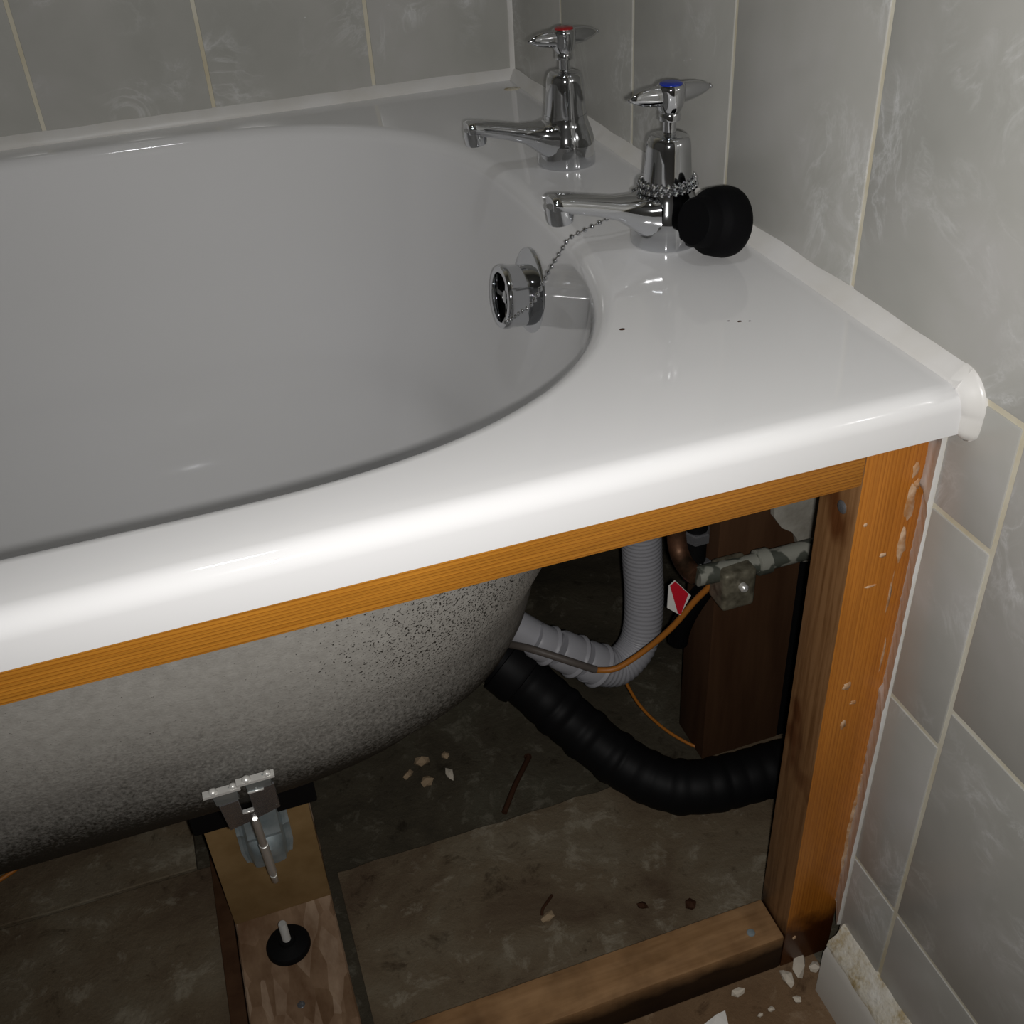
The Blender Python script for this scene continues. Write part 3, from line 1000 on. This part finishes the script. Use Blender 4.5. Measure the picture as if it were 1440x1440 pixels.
obj('dark_strip', MB().box(-0.4560, -0.4430, 0.0715, 0.33, 0.0, 0.010), 'dark_wood', pk, 0.001)  # low dark strip along the left side of the plank
obj('stain_spot', MB().ball((-0.4005, 0.127, 0.0195), 0.0032, 10, 6, (1, 1, 0.15)), 'dull_steel', pk)

FX, FY, FZ = -0.4015, 0.1800, 0.0195
ft = thing('levelling_foot', 'black round levelling foot with steel stud standing on the worn plank', 'foot', (FX, FY, FZ))
TF = Matrix.Translation((FX, FY, FZ))
obj('pad', MB().lathe([(0.0170, 0.0), (0.0180, 0.0012), (0.0180, 0.004), (0.0168, 0.0062), (0.012, 0.0075), (0.0068, 0.0088), (0.0060, 0.011)], 40, TF), 'black_plastic', ft)
st = MB()
for k in range(14):
    z = 0.009 + k * 0.0017
    st.lathe([(0.0029, z), (0.0034, z + 0.0006), (0.0029, z + 0.0016)], 16, TF)
obj('stud', st, 'bright_zinc', ft, angle=60)

# ------------------------------------------------------------------ pipes and cables in the cavity
gh = thing('overflow_hose', 'pale grey ribbed overflow hose curving down behind the bath end', 'hose', (-0.022, 0.325, 0.07))
path = [(-0.105, 0.345, 0.474), (-0.070, 0.345, 0.462), (-0.036, 0.338, 0.425), (-0.0270, 0.332, 0.34), (-0.0250, 0.330, 0.269), (-0.0215, 0.330, 0.2047), (-0.0200, 0.326, 0.1487), (-0.0275, 0.320, 0.1075), (-0.0500, 0.312, 0.0925), (-0.0700, 0.309, 0.1000), (-0.0850, 0.309, 0.111)]
P = [Vector(p) for p in path]
dense = []
for i in range(len(P) - 1):
    p0, p1, p2, p3 = P[max(i - 1, 0)], P[i], P[i + 1], P[min(i + 2, len(P) - 1)]
    m_ = max(2, int((p2 - p1).length / 0.0011))
    for k in range(m_):
        t = k / m_
        dense.append(0.5 * ((2 * p1) + (p2 - p0) * t + (2 * p0 - 5 * p1 + 4 * p2 - p3) * t * t + (3 * p1 - p0 - 3 * p2 + p3) * t ** 3))
obj('hose', MB().tube(dense, [0.0185 if (i // 2) % 2 else 0.0180 for i in range(len(dense))], 28, sub=1), 'pvc_grey', gh, angle=60)
d1 = (Vector((-0.1025, 0.311, 0.1275)) - Vector((-0.0764, 0.308, 0.1045))).normalized()
for k, (c, r, ln) in enumerate([((-0.0745, 0.3085, 0.104), 0.0212, 0.016), ((-0.0960, 0.3110, 0.121), 0.0205, 0.020), ((-0.1210, 0.3135, 0.141), 0.0185, 0.016)]):
    M = Matrix.Translation(c) @ d1.to_track_quat('Z', 'Y').to_matrix().to_4x4()
    obj('collar', MB().lathe([(r - 0.002, -0.003), (r, -0.002), (r + 0.0008, 0), (r, 0.0018), (r - 0.0012, 0.0028), (r - 0.002, ln), (r - 0.004, ln + 0.003)], 32, M), 'pvc_grey', gh)
wt = obj('waste_elbow', MB().tube([(-0.115, 0.3125, 0.136), (-0.14, 0.325, 0.155), (-0.165, 0.338, 0.175), (-0.19, 0.345, 0.196)], 0.016, 20), 'pvc_grey', gh)

bh = thing('waste_hose', 'thick black waste hose running from the bath end across the floor to the wall', 'hose', (-0.05, 0.21, 0.0))
path = [Vector(p) for p in [(-0.172, 0.345, 0.128), (-0.151, 0.323, 0.110), (-0.113, 0.285, 0.0685), (-0.080, 0.248, 0.040), (-0.050, 0.216, 0.0295), (-0.022, 0.201, 0.0285), (0.010, 0.196, 0.0285), (0.055, 0.193, 0.0300), (0.128, 0.190, 0.032)]]
dense = []
for i in range(len(path) - 1):
    p0, p1, p2, p3 = path[max(i - 1, 0)], path[i], path[i + 1], path[min(i + 2, len(path) - 1)]
    m_ = max(3, int((p2 - p1).length / 0.002))
    for k in range(m_):
        t = k / m_
        dense.append(0.5 * ((2 * p1) + (p2 - p0) * t + (2 * p0 - 5 * p1 + 4 * p2 - p3) * t * t + (3 * p1 - p0 - 3 * p2 + p3) * t ** 3))
rad = []
acc = 0
for i, q in enumerate(dense):
    acc += (q - dense[i - 1]).length if i else 0
    ph = (acc % 0.0165) / 0.0165
    rad.append(0.0240 + (0.0011 + 0.0012 * nz(acc * 40, 1, 1)) * (0.5 - 0.5 * math.cos(2 * math.pi * ph)) ** 0.5 + 0.0012 * nz(acc * 60, 3, 3))
obj('corrugated_pipe', MB().tube(dense, rad, 28, sub=1), 'black_plastic', bh, angle=75)
Mq = Matrix.Translation((-0.151, 0.323, 0.110)) @ (path[1] - path[0]).normalized().to_track_quat('Z', 'Y').to_matrix().to_4x4()
obj('coupling', MB().lathe([(0.020, -0.016), (0.0285, -0.014), (0.029, 0.006), (0.0275, 0.010), (0.020, 0.012)], 32, Mq), 'black_plastic', bh)

tp = thing('supply_pipe', 'blotchy painted supply pipe crossing in front of the dark stud', 'pipe', (0.05, 0.212, 0.26))
obj('pipe_run', MB().tube([(-0.030, 0.212, 0.2705), (0.02, 0.2115, 0.2685), (0.08, 0.2115, 0.2680), (0.1295, 0.2115, 0.2680)], 0.0082, 18), 'pipe_painted', tp)
fit = MB().box(-0.0135, 0.0150, 0.196, 0.222, 0.2395, 0.2765)
obj('fitting', fit, 'dull_brass', tp, 0.004, seg=3)
obj('clamp_screw', MB().lathe([(0.0035, 0), (0.0035, 0.004), (0.002, 0.0055)], 14, Matrix.Translation((0.002, 0.196, 0.263)) @ Matrix.Rotation(math.pi / 2, 4, 'X')), 'bright_zinc', tp)
obj('pipe_collar', MB().lathe([(0.009, -0.006), (0.0108, -0.005), (0.0108, 0.005), (0.009, 0.006)], 20, Matrix.Translation((0.028, 0.2115, 0.2683)) @ Matrix.Rotation(math.pi / 2, 4, 'Y')), 'pipe_painted', tp)

ct = thing('tap_tail', 'dark copper tap tail with steel nuts beside the grey hose', 'pipe', (-0.033, 0.245, 0.25))
obj('tail_pipe', MB().tube([(-0.053, 0.2407, 0.530), (-0.053, 0.241, 0.45), (-0.044, 0.243, 0.385), (-0.0345, 0.245, 0.33), (-0.0335, 0.244, 0.300), (-0.0335, 0.238, 0.280), (-0.0330, 0.225, 0.2720), (-0.0300, 0.213, 0.2705)], 0.0078, 18), 'copper_old', ct)


def hexnut(name, loc, r, h, parent, mat, axis=(0, 0, 1)):
    M = Matrix.Translation(loc) @ Vector(axis).to_track_quat('Z', 'Y').to_matrix().to_4x4()
    return obj(name, MB().lathe([(r * 0.9, -h / 2), (r, -h / 2 + 0.001), (r, h / 2 - 0.001), (r * 0.9, h / 2)], 6, M), mat, parent, angle=20)


vlv = obj('valve_body', MB().tube([(-0.0135, 0.247, 0.345), (-0.0135, 0.247, 0.238)], 0.0092, 18), 'black_plastic', ct)
hexnut('nut', (-0.0135, 0.246, 0.284), 0.0118, 0.010, ct, 'dull_steel')
hexnut('nut', (-0.0150, 0.240, 0.252), 0.0070, 0.008, ct, 'bright_zinc', (-0.2, -1, 0.1))
hexnut('nut', (-0.0060, 0.241, 0.2535), 0.0055, 0.008, ct, 'dull_steel', (0.2, -1, 0.1))
tag(obj('rubber_hose', MB().tube([(0.004, 0.226, 0.254), (-0.004, 0.231, 0.244), (-0.0155, 0.241, 0.2135), (-0.0215, 0.248, 0.186), (-0.0228, 0.250, 0.166)], [0.006, 0.0075, 0.0085, 0.009, 0.0085], 18), 'rubber', None, origin=(-0.015, 0.24, 0.2)),
    'short black rubber hose behind the orange cable', 'hose')
tgo = obj('warning_tag', MB().slab([(-0.0415, 0.236, 0.2455), (-0.0360, 0.2360, 0.2500), (-0.0215, 0.2345, 0.2305), (-0.0305, 0.2345, 0.2120), (-0.0420, 0.236, 0.2225)], (0, 1, 0.1), 0.0008), 'tag_white', None, origin=(-0.033, 0.236, 0.23))
tag(tgo, 'small red and white tag beside the grey overflow hose', 'tag')
obj('red_stripe', MB().slab([(-0.0408, 0.2355, 0.2462), (-0.0362, 0.2355, 0.2496), (-0.0245, 0.2340, 0.2340), (-0.0305, 0.2340, 0.2135), (-0.0330, 0.2345, 0.2155)], (0, -1, -0.1), 0.0006), 'tag_red', tgo)

cb = thing('orange_cable', 'orange cable sagging from the bath end up to the painted pipe', 'cable', (-0.08, 0.265, 0.14))
obj('orange_length', MB().tube([(-0.0985, 0.2660, 0.1470), (-0.0900, 0.2645, 0.1432), (-0.0746, 0.260, 0.1450), (-0.050, 0.255, 0.1632), (-0.032, 0.245, 0.1904), (-0.0187, 0.232, 0.2260), (-0.0091, 0.218, 0.2555), (-0.002, 0.2105, 0.2760)], 0.0027, 12), 'cable_orange', cb)
obj('dark_length', MB().tube([(-0.160, 0.312, 0.158), (-0.1462, 0.288, 0.1680), (-0.1175, 0.270, 0.1590), (-0.0985, 0.2660, 0.1470), (-0.094, 0.2652, 0.1446)], 0.0034, 12), 'cable_dark', cb)['label'] = 'dark length'  # darker, slightly thicker length of the same cable
tag(obj('thin_wire', MB().tube([(-0.060, 0.306, 0.108), (-0.0531, 0.300, 0.0907), (-0.0376, 0.293, 0.0520), (-0.0150, 0.283, 0.020), (0.008, 0.268, 0.0030), (0.022, 0.256, 0.003)], 0.0016, 10), 'cable_orange', None, origin=(-0.02, 0.28, 0.05)),
    'thin brown wire dropping from the grey hose to the floor', 'cable')
tag(obj('wire_end', MB().tube([(-0.66, 0.345, 0.0005), (-0.640, 0.353, 0.001), (-0.625, 0.361, 0.001), (-0.612, 0.372, 0.0)], 0.0022, 10), 'cable_orange', None, origin=(-0.63, 0.36, 0.0)),
    'orange wire end on the dark floor under the far side of the bath', 'cable')

stud = tag(obj('wall_stud', MB().box(0.010, 0.092, 0.250, 0.300, 0.0, 0.50), 'dark_wood', None, 0.0015, origin=(0.05, 0.275, 0)),
           'dark brown upright timber stud at the wall end under the bath', 'stud')
obj('black_upright', MB().tube([(0.112, 0.262, -0.0125), (0.112, 0.262, 0.24)], 0.017, 20), 'black_plastic', None)  # plain black tube filling the gap beside the stud
tag(bpy.data.objects['black_upright'], 'black upright tube in the gap between dark stud and pine post', 'pipe')


# ------------------------------------------------------------------ debris
def rubble(name, loc, size, mat, label, cat, seed, group=None, rot=0.0):
    rnd = random.Random(seed)
    bm = bmesh.new()
    bmesh.ops.create_icosphere(bm, subdivisions=1, radius=1)
    for v in bm.verts:
        k = 1 + 0.35 * rnd.uniform(-1, 1)
        v.co = Vector((v.co.x * size[0] * k, v.co.y * size[1] * k, max(v.co.z, -0.6) * size[2] * k))
    lo = min(v.co.z for v in bm.verts)
    M = Matrix.Rotation(rot, 3, 'Z')
    for v in bm.verts:
        v.co.z -= lo
        v.co = M @ v.co
    me = bpy.data.meshes.new(name)
    bm.to_mesh(me)
    bm.free()
    me.materials.append(MAT[mat])
    o = bpy.data.objects.new(name, me)
    o.location = loc
    COL.objects.link(o)
    return tag(o, label, cat, group)


GF = 'plaster chips on the floor by the post'
rubble('plaster_chip', (-0.0315, 0.0240, 0), (0.0045, 0.0090, 0.004), 'chip_white', 'pale square plaster chip on the floor just below the post foot', 'chip', 1, GF, 0.1)
rubble('plaster_chip', (-0.0180, 0.0290, 0), (0.0055, 0.0130, 0.004), 'chip_white', 'long pale plaster chip between the post foot and the skirting board', 'chip', 2, GF, -0.7)
rubble('plaster_chip', (-0.0060, 0.0240, 0), (0.0040, 0.0060, 0.004), 'chip_white', 'small plaster chip tucked beside the end of the skirting board', 'chip', 3, GF, -0.9)
rubble('plaster_chip', (-0.0330, 0.0050, 0), (0.0035, 0.0035, 0.003), 'chip_white', 'small round plaster chip on the brown floor in front of the post', 'chip', 4, GF)
rubble('plaster_chip', (-0.0730, 0.0260, 0), (0.0050, 0.0030, 0.003), 'chip_white', 'small plaster chip on the brown floor against the bottom rail', 'chip', 5, GF)
rubble('plaster_chip', (-0.0560, 0.0050, 0), (0.0035, 0.0020, 0.002), 'chip_white', 'tiny plaster crumb on the brown floor near the white paper', 'chip', 6, GF)
rubble('plaster_chip', (-0.0660, 0.0040, 0), (0.0030, 0.0018, 0.002), 'chip_white', 'tiny plaster crumb nearest the white paper on the brown floor', 'chip', 16, GF)
GR = 'rubble chips behind the floorboard under the bath'
for k, (x, y, s, lb) in enumerate([(-0.2440, 0.358, 0.0080, 'tan rubble chip lying closest to the dark edge of the bath shell'),
                                   (-0.2465, 0.332, 0.0085, 'flat tan rubble chip, lowest of the rubble under the bath end'),
                                   (-0.2235, 0.331, 0.0065, 'pale squarish rubble chip, brightest of the rubble under the bath end'),
                                   (-0.2200, 0.356, 0.0060, 'small tan rubble chip, uppermost and furthest from the chipboard block'),
                                   (-0.2620, 0.346, 0.0060, 'small tan rubble chip nearest the chipboard block')]):
    rubble('rubble_chip', (x, y, -0.0125), (s, s * 0.75, s * 0.5), 'chip_white' if k == 2 else 'chip_tan', lb, 'chip', 20 + k, GR, k * 0.9)
rubble('grit_lump', (-0.1110, 0.123, 0), (0.0050, 0.0040, 0.003), 'rust', 'dark lump of grit on the dusty board, left of a browner one', 'grit', 40)
rubble('grit_lump', (-0.0725, 0.109, 0), (0.0045, 0.0060, 0.004), 'rust', 'dark brown lump of grit on the dusty board behind the bottom rail', 'grit', 41)
rubble('wood_splinter', (-0.1905, 0.142, 0), (0.0090, 0.0050, 0.003), 'chip_tan', 'curled tan splinter on the dusty board under the bath', 'splinter', 42, None, 0.6)
tag(obj('bent_nail', MB().tube([(-0.1945, 0.1440, 0.003), (-0.1925, 0.1475, 0.006), (-0.1870, 0.1520, 0.006), (-0.1800, 0.1585, 0.004)], 0.0013, 8), 'rust', None, origin=(-0.188, 0.15, 0)),
    'dark bent nail lying over the tan splinter', 'nail')
tag(obj('rusty_rod', MB().tube([(-0.190, 0.258, 0.002), (-0.170, 0.285, 0.002), (-0.148, 0.314, -0.004), (-0.145, 0.320, -0.006)], [0.0028, 0.0026, 0.0026, 0.004], 10), 'rust', None, origin=(-0.17, 0.28, 0)),
    'short dark rod lying behind the dusty floorboard under the bath', 'rod')
pp = MB().slab([(-0.1180, 0.0100, 0.001), (-0.0985, 0.0145, 0.004), (-0.0900, 0.0160, 0.002), (-0.0925, 0.0060, 0.001), (-0.1000, -0.010, 0.001), (-0.125, -0.012, 0.001)], (0, 0, 1), 0.0005)
tag(obj('paper_scrap', pp, 'paper', None, smooth=False, origin=(-0.105, 0.0, 0)), 'white paper scrap on the brown floor in front of the bottom rail', 'paper')
